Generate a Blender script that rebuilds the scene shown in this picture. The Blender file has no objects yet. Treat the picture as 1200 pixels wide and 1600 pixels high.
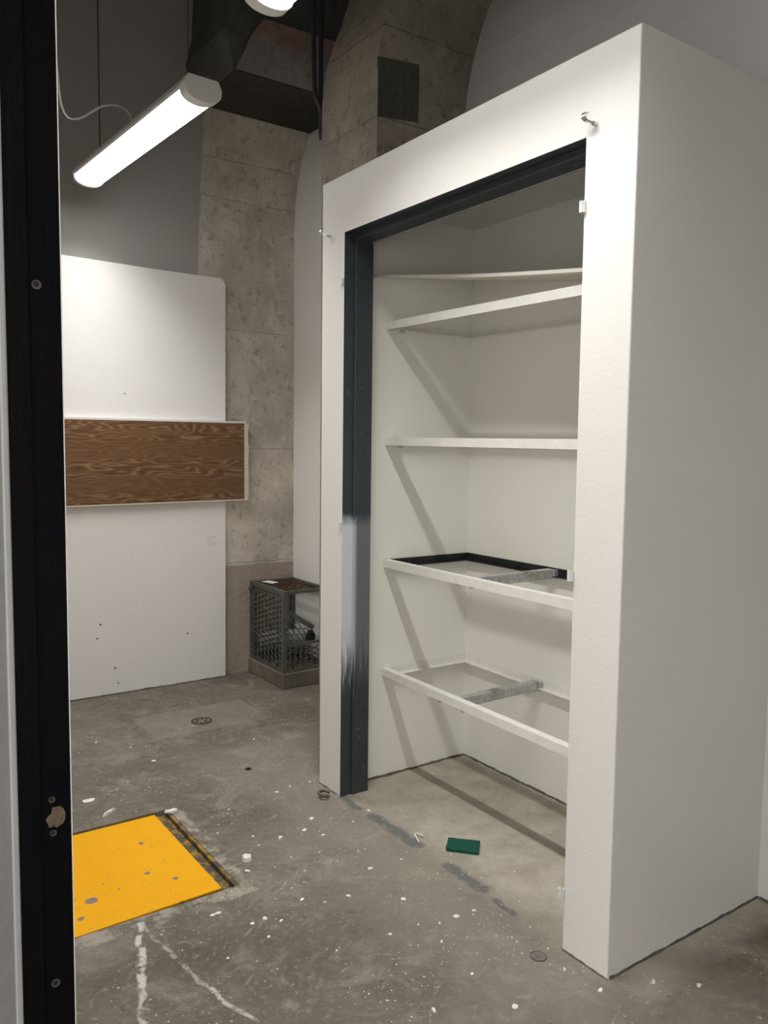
import bpy, bmesh, math, random
from mathutils import Vector, Matrix, noise
S = bpy.context.scene
COL = S.collection

# ------------------------------------------------------------------ camera
cam_d = bpy.data.cameras.new('camera'); cam = bpy.data.objects.new('camera', cam_d); COL.objects.link(cam)
S.camera = cam
cam_d.sensor_fit = 'VERTICAL'; cam_d.sensor_height = 36.0; cam_d.sensor_width = 27.0
cam_d.lens = 1265.04 / 1600.0 * 36.0
cam_d.clip_start = 0.02
YAW, PITCH, ROLL = 0.609012, 0.0816640, -0.0121921
fw = Vector((math.sin(YAW)*math.cos(PITCH), math.cos(YAW)*math.cos(PITCH), -math.sin(PITCH)))
r0 = Vector((math.cos(YAW), -math.sin(YAW), 0)); d0 = fw.cross(r0)
rt = r0*math.cos(ROLL) + d0*math.sin(ROLL); dn = -r0*math.sin(ROLL) + d0*math.cos(ROLL)
m = Matrix(((rt.x, -dn.x, -fw.x), (rt.y, -dn.y, -fw.y), (rt.z, -dn.z, -fw.z))).to_4x4()
m.translation = Vector((0, 0, 1.45))
cam.matrix_world = m

# ------------------------------------------------------------------ world, exposure
W = bpy.data.worlds.new('corridor_fill'); S.world = W; W.use_nodes = True
W.node_tree.nodes['Background'].inputs[0].default_value = (1.0, 0.985, 0.96, 1)
W.node_tree.nodes['Background'].inputs[1].default_value = 3.0  # even fill added for the unseen corridor, raised to soften contrast
S.view_settings.view_transform = 'Standard'; S.view_settings.look = 'None'
S.view_settings.gamma = 1.0; S.view_settings.use_curve_mapping = False
S.view_settings.exposure = 0.0
LAMP_STRENGTH = 8.5; LAMP_WATTS = 17.0; LAMP_SPREAD = 114.0

# ------------------------------------------------------------------ material helpers
class N:
    def __init__(s, name):
        s.m = bpy.data.materials.new(name); s.m.use_nodes = True
        s.t = s.m.node_tree; s.b = s.t.nodes['Principled BSDF']
        s.P = s.t.nodes.new('ShaderNodeNewGeometry').outputs['Position']
    def put(s, sock, v):
        if isinstance(v, bpy.types.NodeSocket): s.t.links.new(v, sock)
        elif isinstance(v, (tuple, list)) and len(v) == 3 and sock.type == 'RGBA': sock.default_value = (*v, 1)
        else: sock.default_value = v
    def math(s, op, a, b=0.0, c=None, clamp=False):
        n = s.t.nodes.new('ShaderNodeMath'); n.operation = op; n.use_clamp = clamp
        s.put(n.inputs[0], a); s.put(n.inputs[1], b)
        if c is not None: s.put(n.inputs[2], c)
        return n.outputs[0]
    def vm(s, op, a, b=(0, 0, 0)):
        n = s.t.nodes.new('ShaderNodeVectorMath'); n.operation = op
        s.put(n.inputs[0], a); s.put(n.inputs[1], b)
        return n.outputs['Value'] if op in ('LENGTH', 'DOT_PRODUCT', 'DISTANCE') else n.outputs[0]
    def noise(s, scale, detail=4, rough=0.55, vec=None, dist=0.0):
        n = s.t.nodes.new('ShaderNodeTexNoise'); s.put(n.inputs['Vector'], vec or s.P)
        n.inputs['Scale'].default_value = scale; n.inputs['Detail'].default_value = detail
        n.inputs['Roughness'].default_value = rough; n.inputs['Distortion'].default_value = dist
        return n.outputs['Fac']
    def noisec(s, scale, detail=3):
        n = s.t.nodes.new('ShaderNodeTexNoise'); s.put(n.inputs['Vector'], s.P)
        n.inputs['Scale'].default_value = scale; n.inputs['Detail'].default_value = detail
        return n.outputs['Color']
    def voro(s, scale, vec=None, feature='F1'):
        n = s.t.nodes.new('ShaderNodeTexVoronoi'); n.feature = feature
        s.put(n.inputs['Vector'], vec or s.P); n.inputs['Scale'].default_value = scale
        return n.outputs['Distance']
    def ramp(s, f, lo, hi, a=0.0, b=1.0):
        n = s.t.nodes.new('ShaderNodeMapRange'); n.clamp = True
        s.put(n.inputs['Value'], f); n.inputs['From Min'].default_value = lo; n.inputs['From Max'].default_value = hi
        n.inputs['To Min'].default_value = a; n.inputs['To Max'].default_value = b
        return n.outputs[0]
    def mix(s, f, a, b):
        n = s.t.nodes.new('ShaderNodeMix'); n.data_type = 'RGBA'
        s.put(n.inputs[0], f); s.put(n.inputs[6], a); s.put(n.inputs[7], b)
        return n.outputs[2]
    def sep(s, v=None):
        n = s.t.nodes.new('ShaderNodeSeparateXYZ'); s.put(n.inputs[0], v or s.P); return n.outputs
    def scale(s, v, k): return s.vm('MULTIPLY', v, k)
    def warp(s, sc, amp):
        c = s.vm('SUBTRACT', s.noisec(sc), (0.5, 0.5, 0.5))
        return s.vm('ADD', s.P, s.vm('MULTIPLY', c, (amp, amp, amp)))
    def box2(s, v, a0, a1, b0, b1, soft, ax=(0, 1)):
        o = s.sep(v); A, B = o[ax[0]], o[ax[1]]
        d = s.math('MINIMUM', s.math('MINIMUM', s.math('SUBTRACT', A, a0), s.math('SUBTRACT', a1, A)),
                   s.math('MINIMUM', s.math('SUBTRACT', B, b0), s.math('SUBTRACT', b1, B)))
        return s.ramp(d, -soft, soft)
    def seg(s, v, a, b, w):
        """mask of a line a-b on the floor, half width w"""
        ab = Vector((b[0]-a[0], b[1]-a[1], 0)); L2 = ab.length_squared
        f = s.vm('MULTIPLY', v, (1, 1, 0)); ap = s.vm('SUBTRACT', f, (a[0], a[1], 0))
        t = s.math('DIVIDE', s.vm('DOT_PRODUCT', ap, tuple(ab)), L2, clamp=True)
        n = s.t.nodes.new('ShaderNodeVectorMath'); n.operation = 'SCALE'
        n.inputs[0].default_value = tuple(ab); s.put(n.inputs['Scale'], t)
        return s.ramp(s.vm('DISTANCE', ap, n.outputs[0]), w*0.5, w, 1, 0)
    def bump(s, h, strength=0.3, dist=0.01):
        n = s.t.nodes.new('ShaderNodeBump'); s.put(n.inputs['Height'], h)
        n.inputs['Strength'].default_value = strength; n.inputs['Distance'].default_value = dist
        s.t.links.new(n.outputs[0], s.b.inputs['Normal'])
    def done(s, color, rough=0.6, metal=0.0, spec=0.4):
        s.put(s.b.inputs['Base Color'], color); s.put(s.b.inputs['Roughness'], rough)
        s.put(s.b.inputs['Metallic'], metal); s.b.inputs['Specular IOR Level'].default_value = spec
        return s.m

def paint(name, col, var=0.04, bump=0.25, bscale=60, rough=0.55, dots=()):
    n = N(name)
    c2 = tuple(x*(1-var*2.2) for x in col)
    c = n.mix(n.ramp(n.noise(2.2, 5, 0.6), 0.35, 0.7), col, c2)
    c = n.mix(n.math('MULTIPLY', n.ramp(n.noise(13, 3), 0.60, 0.75), 0.35), c, tuple(x*(1-var*3) for x in col))
    h = n.math('ADD', n.noise(bscale, 3), n.math('MULTIPLY', n.noise(6, 4), 1.4))
    for d in dots:
        c = n.mix(n.ramp(n.vm('DISTANCE', n.P, d[:3]), d[3]*0.6, d[3], 1, 0), c, (0.06, 0.055, 0.05))
    n.bump(h, bump, 0.006)
    return n.done(c, rough, spec=0.35)

def flat(name, col, rough=0.5, metal=0.0, var=0.1, scale=30, bump=0.0):
    n = N(name)
    c = n.mix(n.ramp(n.noise(scale, 4), 0.3, 0.7), col, tuple(max(0, x*(1-var*2)) for x in col))
    if bump: n.bump(n.noise(scale*3, 3), bump, 0.004)
    return n.done(c, rough, metal)

def concrete(name, base, seams=(), dark=1.0, ax=2, foot=None):
    n = N(name)
    b = tuple(x*dark for x in base)
    c = n.mix(n.ramp(n.noise(1.8, 6, 0.62), 0.36, 0.64), b, tuple(x*0.55 for x in b))
    c = n.mix(n.ramp(n.noise(9, 6, 0.7), 0.55, 0.75, 0, 0.55), c, tuple(min(1, x*1.45) for x in b))
    c = n.mix(n.ramp(n.noise(23, 4, 0.6), 0.56, 0.68, 0, 0.7), c, tuple(x*0.42 for x in b))
    # board-mark grain
    g = n.noise(5, 5, 0.6, n.scale(n.P, (9, 9, 1.0)))
    c = n.mix(n.ramp(g, 0.5, 0.75, 0, 0.3), c, tuple(x*0.6 for x in b))
    h = n.math('ADD', n.noise(35, 6, 0.7), n.math('MULTIPLY', g, 0.7))
    pits = n.ramp(n.voro(48), 0.05, 0.13, 0, 1)
    pm = n.math('MULTIPLY', n.math('SUBTRACT', 1.0, pits), n.ramp(n.noise(4, 3), 0.52, 0.62))
    c = n.mix(n.math('MULTIPLY', pm, 0.4), c, tuple(x*0.35 for x in b))
    h = n.math('SUBTRACT', h, pm)
    z = n.math('ADD', n.sep()[ax], n.math('MULTIPLY', n.noise(6, 3), 0.02))
    for s_ in seams:
        l = n.ramp(n.math('ABSOLUTE', n.math('SUBTRACT', z, s_ + 0.01)), 0.002, 0.006, 1, 0)
        c = n.mix(n.math('MULTIPLY', l, n.ramp(n.noise(7, 3), 0.35, 0.6, 0.08, 0.55)), c, tuple(x*0.4 for x in b)); h = n.math('SUBTRACT', h, n.math('MULTIPLY', l, 0.4))
    if foot: c = n.mix(n.ramp(z, foot-0.01, foot+0.01, 0.78, 0), c, (b[0]*0.42, b[1]*0.36, b[2]*0.35))
    n.bump(h, 0.6, 0.01)
    return n.done(c, 0.85, spec=0.25)

M = {}
M['white'] = paint('white_plaster_paint', (0.74, 0.718, 0.69), 0.015, 0.30, 70)
M['white_rough'] = paint('white_orange_peel_paint', (0.74, 0.718, 0.69), 0.015, 0.11, 110)
M['white_in'] = paint('white_closet_inside_paint', (0.81, 0.80, 0.74), 0.012, 0.18, 50)
M['patch'] = paint('white_wall_board_paint', (0.82, 0.80, 0.78), 0.012, 0.16, 40, 0.5,
    [(1.276,4.63,.418,.007),(1.257,4.63,.339,.006),(1.791,4.63,.303,.006),(1.355,4.63,.154,.007),(1.372,4.63,.065,.006),(1.432,4.63,1.726,.005)])
M['grey'] = paint('grey_upper_wall_paint', (0.40, 0.388, 0.37), 0.03, 0.2, 40, 0.6,
    [(1.96,4.72,3.917,.011),(1.365,4.72,3.452,.010),(1.397,4.72,2.796,.014),(1.324,4.72,2.617,.010),(1.256,4.72,2.647,.010),(1.246,4.72,2.67,.009),(1.863,4.72,2.516,.010)])
M['reveal_light'] = paint('grey_casing_paint', (0.24, 0.236, 0.23), 0.05, 0.2, 40)
M['lip'] = flat('lit_grey_lip_paint', (0.34, 0.35, 0.35), 0.5)
M['slate_edge'] = flat('pale_slate_edge_paint', (0.085, 0.10, 0.11), 0.45)
M['reveal'] = paint('shabby_grey_plaster_paint', (0.14, 0.136, 0.134), 0.05, 0.3, 40)
M['grey_right'] = paint('pale_grey_wall_paint', (0.62, 0.61, 0.60), 0.03, 0.2, 40)
M['concrete'] = concrete('board_marked_concrete', (0.72, 0.66, 0.56), (0.70, 1.42, 2.145, 2.92, 3.15), foot=0.70)
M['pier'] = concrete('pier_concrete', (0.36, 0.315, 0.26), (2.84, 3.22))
M['concrete_dark'] = concrete('shade_darkened_concrete', (0.060, 0.054, 0.046), (), 1.0)  # near-black concrete with shade put into its colour
M['beam'] = concrete('beam_concrete', (0.40, 0.36, 0.335), ())
M['rust_beam'] = concrete('reddish_beam_concrete', (0.48, 0.33, 0.29), ())
M['dark_block'] = concrete('dark_square_concrete', (0.10, 0.092, 0.078), ())
M['ceiling'] = concrete('ceiling_concrete', (0.26, 0.24, 0.22), ())
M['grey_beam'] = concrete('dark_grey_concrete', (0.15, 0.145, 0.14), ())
M['plinth'] = concrete('plinth_concrete', (0.21, 0.185, 0.145), ())
M['steel_white'] = flat('white_painted_steel', (0.80, 0.78, 0.73), 0.45, 0, 0.05, 25, 0.15)
M['steel_black'] = flat('black_unpainted_steel', (0.022, 0.024, 0.026), 0.5, 0.2, 0.2)
M['galv'] = N('galvanised_steel')
_g = M['galv']; _v = _g.voro(70)
M['galv'] = _g.done(_g.mix(_g.ramp(_v, 0.1, 0.8), (0.62, 0.63, 0.62), (0.42, 0.43, 0.42)), 0.5, 0.55)
M['hook'] = flat('zinc_plated_steel', (0.62, 0.64, 0.66), 0.28, 0.95, 0.1)
M['board'] = flat('white_painted_plywood', (0.74, 0.70, 0.63), 0.6, 0, 0.06, 20, 0.2)
M['cage'] = flat('grey_green_cage_steel', (0.135, 0.135, 0.125), 0.55, 0.3, 0.2, 20)
M['cage_mesh'] = flat('grey_expanded_metal', (0.17, 0.17, 0.16), 0.5, 0.4, 0.25, 18)
M['rust'] = flat('rusty_expanded_metal', (0.16, 0.085, 0.045), 0.8, 0.1, 0.3, 15)
M['tube'] = flat('pale_grey_fabric_duct', (0.42, 0.42, 0.42), 0.7, 0, 0.2, 12, 0.3)
M['paper'] = flat('white_paper', (0.85, 0.85, 0.83), 0.7)
M['lamp_body'] = flat('white_lamp_plastic', (0.80, 0.79, 0.76), 0.35, 0, 0.02)
M['cable'] = flat('black_cable_rubber', (0.03, 0.032, 0.045), 0.5)
M['cord'] = flat('light_grey_cord', (0.55, 0.55, 0.54), 0.5)
M['wire'] = flat('dark_steel_wire', (0.12, 0.12, 0.12), 0.4, 0.7)
M['grime'] = flat('dark_grime', (0.13, 0.115, 0.095), 0.9, 0, 0.3, 40)
M['chip'] = flat('white_paint_flake', (0.78, 0.75, 0.68), 0.7, 0, 0.1, 60)
M['ivory'] = flat('ivory_plastic', (0.68, 0.61, 0.47), 0.6, 0, 0.1, 60)
M['hinge'] = flat('white_painted_hinge', (0.78, 0.77, 0.74), 0.4)
M['bare_wood'] = flat('splintered_bare_wood', (0.115, 0.080, 0.050), 0.85, 0, 0.3, 60, 0.5)
M['hole'] = flat('screw_hole_black', (0.004, 0.004, 0.004), 0.9)
M['brass'] = flat('worn_hole_rim', (0.05, 0.043, 0.036), 0.6, 0.2)
M['rustring'] = flat('rusty_brown_metal', (0.14, 0.10, 0.07), 0.6, 0.4, 0.2, 60)
M['cap'] = flat('dull_floor_cap_metal', (0.20, 0.185, 0.165), 0.6, 0.3, 0.2, 60)
M['drain'] = flat('dusty_drain_metal', (0.24, 0.215, 0.175), 0.8, 0, 0.2, 60)
M['iron'] = flat('dark_cast_iron', (0.035, 0.031, 0.026), 0.6, 0.3, 0.2, 80)
M['emit'] = bpy.data.materials.new('glowing_diffuser'); M['emit'].use_nodes = True
_t = M['emit'].node_tree; _t.nodes.remove(_t.nodes['Principled BSDF'])
_e = _t.nodes.new('ShaderNodeEmission'); _e.inputs[0].default_value = (1.0, 0.992, 0.965, 1)
_e.inputs[1].default_value = LAMP_STRENGTH
_t.links.new(_e.outputs[0], _t.nodes['Material Output'].inputs[0])

# black jamb paint
n = N('glossy_black_jamb_paint')
n.bump(n.noise(20, 4, 0.6, n.scale(n.P, (8, 8, 0.6))), 0.12, 0.004)
M['jamb'] = n.done(n.mix(n.ramp(n.noise(7, 4), 0.4, 0.7), (0.0018, 0.0019, 0.003), (0.003, 0.0023, 0.0022)), 0.34, spec=0.07)

# slate door frame, with the white paint brushed over it between knee and chest height
n = N('slate_grey_frame_paint')
o = n.sep()
streak = n.noise(16, 4, 0.6, n.scale(n.P, (9, 9, 0.55)))
zz = n.math('ADD', o[2], n.math('MULTIPLY', n.math('SUBTRACT', streak, 0.5), 0.55))
sm = n.math('MULTIPLY', n.ramp(zz, 0.46, 0.66), n.ramp(n.math('ADD', o[2], n.math('MULTIPLY', n.noise(25), 0.05)), 1.15, 1.20, 1, 0))
sm = n.math('MULTIPLY', sm, n.ramp(o[0], 1.762, 1.785, 1, 0.18))
sm = n.math('MULTIPLY', sm, n.ramp(o[1], 2.6, 2.7))
c = n.mix(n.ramp(n.noise(14, 4), 0.35, 0.7), (0.030, 0.040, 0.048), (0.040, 0.048, 0.052))
c = n.mix(n.ramp(n.noise(60, 2), 0.70, 0.74), c, (0.16, 0.18, 0.19))
c = n.mix(n.math('MULTIPLY', sm, 0.92), c, (0.62, 0.67, 0.70))
M['frame'] = n.done(c, 0.42)

# wood laminate: long cathedral grain running along x
n = N('walnut_wood_laminate')
def grain(off, sc):
    v = n.vm('ADD', n.scale(n.P, (sc*0.16, 1.0, sc)), off)
    nz = n.noise(1.35, 3, 0.5, v)
    return n.math('FRACT', n.math('MULTIPLY', nz, 21.0))
w1 = grain((3.1, 0, 1.7), 5.6)
tri = n.math('ABSOLUTE', n.math('SUBTRACT', w1, 0.5))
fine = n.noise(3, 4, 0.6, n.scale(n.P, (2, 1, 130)))
band = n.ramp(n.math('SINE', n.math('MULTIPLY', n.sep()[2], 30.0)), -0.6, 0.5, 0.25, 1)
c = n.mix(n.ramp(fine, 0.3, 0.7), (0.112, 0.052, 0.022), (0.175, 0.088, 0.040))
lite = n.math('MULTIPLY', n.ramp(tri, 0.27, 0.47), band)
c = n.mix(n.math('MULTIPLY', lite, 0.55), c, (0.36, 0.215, 0.115))
drk = n.math('MULTIPLY', n.ramp(tri, 0.02, 0.12, 1, 0), band)
c = n.mix(n.math('MULTIPLY', drk, 0.6), c, (0.055, 0.025, 0.012))
M['wood'] = n.done(c, 0.45)

# yellow plate
n = N('chipped_yellow_paint')
wv = n.warp(9, 0.05)
big = n.math('MAXIMUM', n.ramp(n.vm('DISTANCE', wv, (0.66, 2.55, -0.01)), 0.018, 0.024, 1, 0),
    n.math('MAXIMUM', n.ramp(n.vm('DISTANCE', wv, (0.905, 2.83, -0.01)), 0.014, 0.019, 1, 0),
    n.math('MAXIMUM', n.ramp(n.vm('DISTANCE', wv, (0.60, 2.46, -0.01)), 0.009, 0.014, 1, 0),
    n.math('MAXIMUM', n.ramp(n.vm('DISTANCE', wv, (0.93, 2.53, -0.01)), 0.008, 0.012, 1, 0),
                      n.ramp(n.vm('DISTANCE', wv, (0.86, 2.62, -0.01)), 0.008, 0.012, 1, 0)))))
sp = n.math('MULTIPLY', n.ramp(n.voro(16, n.warp(20, 0.05)), 0.06, 0.085, 1, 0), n.ramp(n.noise(5, 2), 0.42, 0.46))
scr = n.math('MULTIPLY', n.ramp(n.noise(10, 3, 0.5, n.scale(n.P, (2.2, 14, 1))), 0.668, 0.69), 0.75)
c = n.mix(n.ramp(n.noise(3, 4), 0.3, 0.7), (0.80, 0.385, 0.002), (0.76, 0.355, 0.002))
c = n.mix(n.math('MULTIPLY', n.ramp(n.noise(2.4, 5), 0.6, 0.75), 0.2), c, (0.78, 0.46, 0.07))
c = n.mix(n.math('MAXIMUM', n.math('MAXIMUM', big, sp), scr), c, (0.22, 0.18, 0.15))
M['yellow'] = n.done(c, 0.55, spec=0.15)
n = N('yellow_pit_rim')
c = n.mix(n.ramp(n.noise(22, 5, 0.7), 0.42, 0.56), (0.33, 0.20, 0.03), (0.07, 0.06, 0.045))
M['rim'] = n.done(c, 0.8)

# green scouring pad
n = N('dark_green_scouring_pad')
f_ = n.noise(160, 4, 0.7)
n.bump(f_, 0.8, 0.004)
M['pad'] = n.done(n.mix(n.ramp(f_, 0.35, 0.7), (0.010, 0.055, 0.038), (0.022, 0.105, 0.072)), 0.95, spec=0.1)

# floor
def floor_mat():
    n = N('worn_concrete_floor')
    A = (0.155, 0.136, 0.107)
    c = n.mix(n.ramp(n.noise(1.6, 7, 0.65, dist=0.4), 0.36, 0.66), A, (0.095, 0.082, 0.064))
    c = n.mix(n.ramp(n.noise(5.5, 7, 0.7, dist=0.8), 0.50, 0.70, 0, 0.75), c, (0.255, 0.229, 0.187))
    c = n.mix(n.ramp(n.noise(48, 5, 0.75, dist=0.6), 0.53, 0.68, 0, 0.5), c, (0.27, 0.245, 0.205))
    c = n.mix(n.ramp(n.noise(19, 6, 0.75, dist=0.5), 0.55, 0.70, 0, 0.65), c, (0.068, 0.058, 0.046))
    c = n.mix(n.ramp(n.noise(3.2, 4, 0.6), 0.60, 0.75, 0, 0.25), c, (0.24, 0.18, 0.13))
    # scuffs
    sc = n.noise(7, 5, 0.65, n.scale(n.warp(2.5, 0.5), (1, 5.5, 1)))
    c = n.mix(n.ramp(sc, 0.62, 0.70, 0, 0.45), c, (0.36, 0.33, 0.28))
    # clean poured square round the drain
    wv = n.warp(14, 0.012)
    sq = n.box2(wv, 1.295, 1.928, 3.79, 4.17, 0.006)
    c = n.mix(n.math('MULTIPLY', sq, 0.45), c, (0.225, 0.200, 0.160))
    # pale, dusty slab inside the closet
    wv2 = n.warp(5, 0.16)
    ins = n.box2(wv2, 1.76, 2.6, 1.3, 2.95, 0.075)
    pale = n.mix(n.ramp(n.noise(8, 6, 0.7), 0.4, 0.68), (0.46, 0.42, 0.345), (0.31, 0.28, 0.225))
    c = n.mix(n.math('MULTIPLY', ins, 0.88), c, pale)
    apron = n.box2(n.warp(3, 0.45), 1.42, 1.85, 1.2, 3.4, 0.16)
    c = n.mix(n.math('MULTIPLY', apron, 0.42), c, (0.30, 0.27, 0.22))
    # blue-grey paint remains along the door threshold
    for a, b, w in (((1.735, 2.53), (1.737, 2.26), 0.036), ((1.738, 2.08), (1.740, 1.90), 0.032), ((1.722, 2.74), (1.718, 2.62), 0.025), ((1.73, 1.83), (1.72, 1.74), 0.014)):
        k = n.math('MULTIPLY', n.seg(n.warp(22, 0.035), a, b, w), n.ramp(n.noise(30, 4), 0.32, 0.42))
        c = n.mix(n.math('MULTIPLY', k, 0.85), c, (0.105, 0.110, 0.110))
    # broken pale mortar round the hatch
    wv3 = n.warp(16, 0.06)
    ring = n.box2(wv3, 0.2, 1.125, 2.30, 3.02, 0.008)
    ring = n.math('MULTIPLY', ring, n.ramp(n.noise(14, 5, 0.7), 0.44, 0.56))
    c = n.mix(n.math('MULTIPLY', ring, 0.7), c, (0.36, 0.33, 0.27))
    # paint dribble and cracks
    for a, b, w, col in (((0.742, 2.33), (0.66, 2.05), 0.012, (0.60, 0.58, 0.54)), ((0.66, 2.05), (0.60, 1.85), 0.014, (0.55, 0.53, 0.5)),
                         ((0.745, 2.33), (0.80, 1.95), 0.008, (0.36, 0.34, 0.31)), ((0.80, 1.95), (0.85, 1.75), 0.010, (0.5, 0.48, 0.45))):
        k = n.math('MULTIPLY', n.seg(n.warp(11, 0.05), a, b, w), n.ramp(n.noise(26, 4), 0.40, 0.55))
        c = n.mix(n.math('MULTIPLY', k, 0.8), c, col)
    h = n.math('ADD', n.noise(26, 6, 0.65), n.math('MULTIPLY', n.noise(110, 3), 0.35))
    for a, b in (((1.297, 4.17), (1.307, 3.787)), ((1.307, 3.787), (1.93, 3.787)), ((0.9, 4.17), (2.0, 4.17)), ((1.927, 4.17), (1.927, 3.80))):
        k = n.seg(n.warp(9, 0.025), a, b, 0.0045)
        c = n.mix(n.math('MULTIPLY', n.math('MULTIPLY', k, n.ramp(n.noise(8, 3), 0.38, 0.5)), 0.62), c, (0.09, 0.08, 0.068)); h = n.math('SUBTRACT', h, n.math('MULTIPLY', k, 0.8))
    # stuck-on white paint specks
    for s_, t_, dens in ((30, 0.10, 0.44), (62, 0.13, 0.47), (15, 0.050, 0.43)):
        k = n.math('MULTIPLY', n.ramp(n.voro(s_, n.warp(40, 0.02)), t_*0.75, t_, 1, 0), n.ramp(n.noise(3.3, 3), dens, dens+0.10))
        c = n.mix(n.math('MULTIPLY', k, 0.75), c, (0.74, 0.71, 0.65))
    n.bump(h, 0.35, 0.006)
    return n.done(c, n.ramp(n.noise(6, 4), 0.3, 0.7, 0.55, 0.85), spec=0.3)
M['floor'] = floor_mat()

# ------------------------------------------------------------------ mesh helpers
def obj(name, bm, mat, parent=None, smooth=False, loc=None):
    """link a bmesh given in world coordinates; its origin goes to loc (or to the parent's place)"""
    L = Vector(loc) if loc is not None else (parent_loc(parent) if parent else Vector((0, 0, 0)))
    bmesh.ops.translate(bm, verts=bm.verts, vec=-L)
    bmesh.ops.recalc_face_normals(bm, faces=bm.faces)
    me = bpy.data.meshes.new(name); bm.to_mesh(me); bm.free()
    me.materials.append(M[mat] if isinstance(mat, str) else mat)
    if smooth:
        for p in me.polygons: p.use_smooth = True
    o = bpy.data.objects.new(name, me); COL.objects.link(o)
    if parent:
        o.parent = parent
        o.location = L - parent_loc(parent)
    else: o.location = L
    return o
def parent_loc(o):
    v = Vector(o.location)
    while o.parent: o = o.parent; v = v + Vector(o.location)
    return v
def tag(o, label, cat, group=None, kind=None):
    o['label'] = label; o['category'] = cat
    if group: o['group'] = group
    if kind: o['kind'] = kind
    return o
def struct(name, bm, mat, label, cat, smooth=False):
    return tag(obj(name, bm, mat, None, smooth), label, cat, kind='structure')
def thing(name, label, cat, loc, group=None, kind=None):
    o = bpy.data.objects.new(name, None); COL.objects.link(o); o.location = loc; o.empty_display_size = 0.05
    return tag(o, label, cat, group, kind)
def box(bm, x0, x1, y0, y1, z0, z1):
    v = [bm.verts.new((x, y, z)) for z in (z0, z1) for y in (y0, y1) for x in (x0, x1)]
    for f in ((0, 2, 3, 1), (4, 5, 7, 6), (0, 1, 5, 4), (2, 6, 7, 3), (0, 4, 6, 2), (1, 3, 7, 5)):
        bm.faces.new([v[i] for i in f])
    return bm
def boxes(*bs):
    bm = bmesh.new()
    for b in bs: box(bm, *b)
    return bm
def bevel(bm, w=0.003, seg=2):
    bmesh.ops.remove_doubles(bm, verts=bm.verts, dist=1e-6)
    bmesh.ops.bevel(bm, geom=list(bm.edges), offset=w, segments=seg, affect='EDGES', profile=0.5)
    return bm
def prism(bm, pts, ax, a, b):
    """polygon pts in the other two axes, extruded along ax from a to b"""
    def P(p, t):
        q = list(p); q.insert(ax, t); return tuple(q)
    A = [bm.verts.new(P(p, a)) for p in pts]; B = [bm.verts.new(P(p, b)) for p in pts]
    k = len(pts)
    bm.faces.new(A); bm.faces.new(B[::-1])
    for i in range(k): bm.faces.new((A[i], B[i], B[(i+1) % k], A[(i+1) % k]))
    return bm
def bar(bm, a, b, w, h, up=(0, 0, 1)):
    """rectangular bar from a to b"""
    a = Vector(a); b = Vector(b); d = (b-a).normalized(); u = Vector(up)
    s = d.cross(u).normalized(); u = s.cross(d)
    vs = []
    for p in (a, b):
        for i, j in ((-1, -1), (1, -1), (1, 1), (-1, 1)): vs.append(bm.verts.new(p + s*(i*w/2) + u*(j*h/2)))
    bm.faces.new(vs[0:4]); bm.faces.new(vs[7:3:-1])
    for i in range(4): bm.faces.new((vs[i], vs[4+i], vs[4+(i+1) % 4], vs[(i+1) % 4]))
    return bm
def tube(bm, pts, r, n=10, cap=True):
    pts = [Vector(p) for p in pts]; rings = []
    t0 = (pts[1]-pts[0]).normalized()
    u = t0.orthogonal().normalized()
    for i, p in enumerate(pts):
        t = (pts[min(i+1, len(pts)-1)] - pts[max(i-1, 0)]).normalized()
        u = (u - t*u.dot(t)).normalized(); w = t.cross(u)
        rr = r[i] if isinstance(r, (list, tuple)) else r
        rings.append([bm.verts.new(p + (u*math.cos(2*math.pi*k/n) + w*math.sin(2*math.pi*k/n))*rr) for k in range(n)])
    for A, B in zip(rings, rings[1:]):
        for k in range(n): bm.faces.new((A[k], A[(k+1) % n], B[(k+1) % n], B[k]))
    if cap: bm.faces.new(rings[0][::-1]); bm.faces.new(rings[-1])
    return bm
def cyl(bm, c, r, h, n=24, axis=(0, 0, 1)):
    a = Vector(c); return tube(bm, [a, a + Vector(axis).normalized()*h], r, n)
def spline(pts, k=8):
    P = [Vector(p) for p in pts]; P = [2*P[0]-P[1]] + P + [2*P[-1]-P[-2]]; out = []
    for i in range(1, len(P)-2):
        for j in range(k):
            t = j/k; a, b, c, d = P[i-1:i+3]
            out.append(0.5*((2*b) + (c-a)*t + (2*a-5*b+4*c-d)*t*t + (3*b-a-3*c+d)*t**3))
    out.append(P[-2]); return out
def hexmesh(bm, o, u, v, wu, wv, cw, amp, sw=0.005, th=0.0025, slant=0.0):
    """expanded-metal sheet: zigzag strands stacked so that neighbours touch"""
    o = Vector(o); u = Vector(u).normalized(); v = Vector(v).normalized(); nrm = u.cross(v)
    rows = int(wv/amp)
    keys = ((0.0, 0), (0.16, 0), (0.5, 1), (0.66, 1), (1.0, 0))
    for j in range(rows):
        ph = 0.5*(j % 2)
        pts = []
        for k in range(-1, int(wu/cw)+2):
            for t, h in keys[:-1]:
                x = (k + t + ph)*cw
                if -1e-6 <= x <= wu: pts.append(o + u*x + v*((j + h)*amp))
        for a, b in zip(pts, pts[1:]): bar(bm, a, b, th, sw, up=v if abs((b-a).normalized().dot(v)) < 0.95 else u)
    return bm

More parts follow.
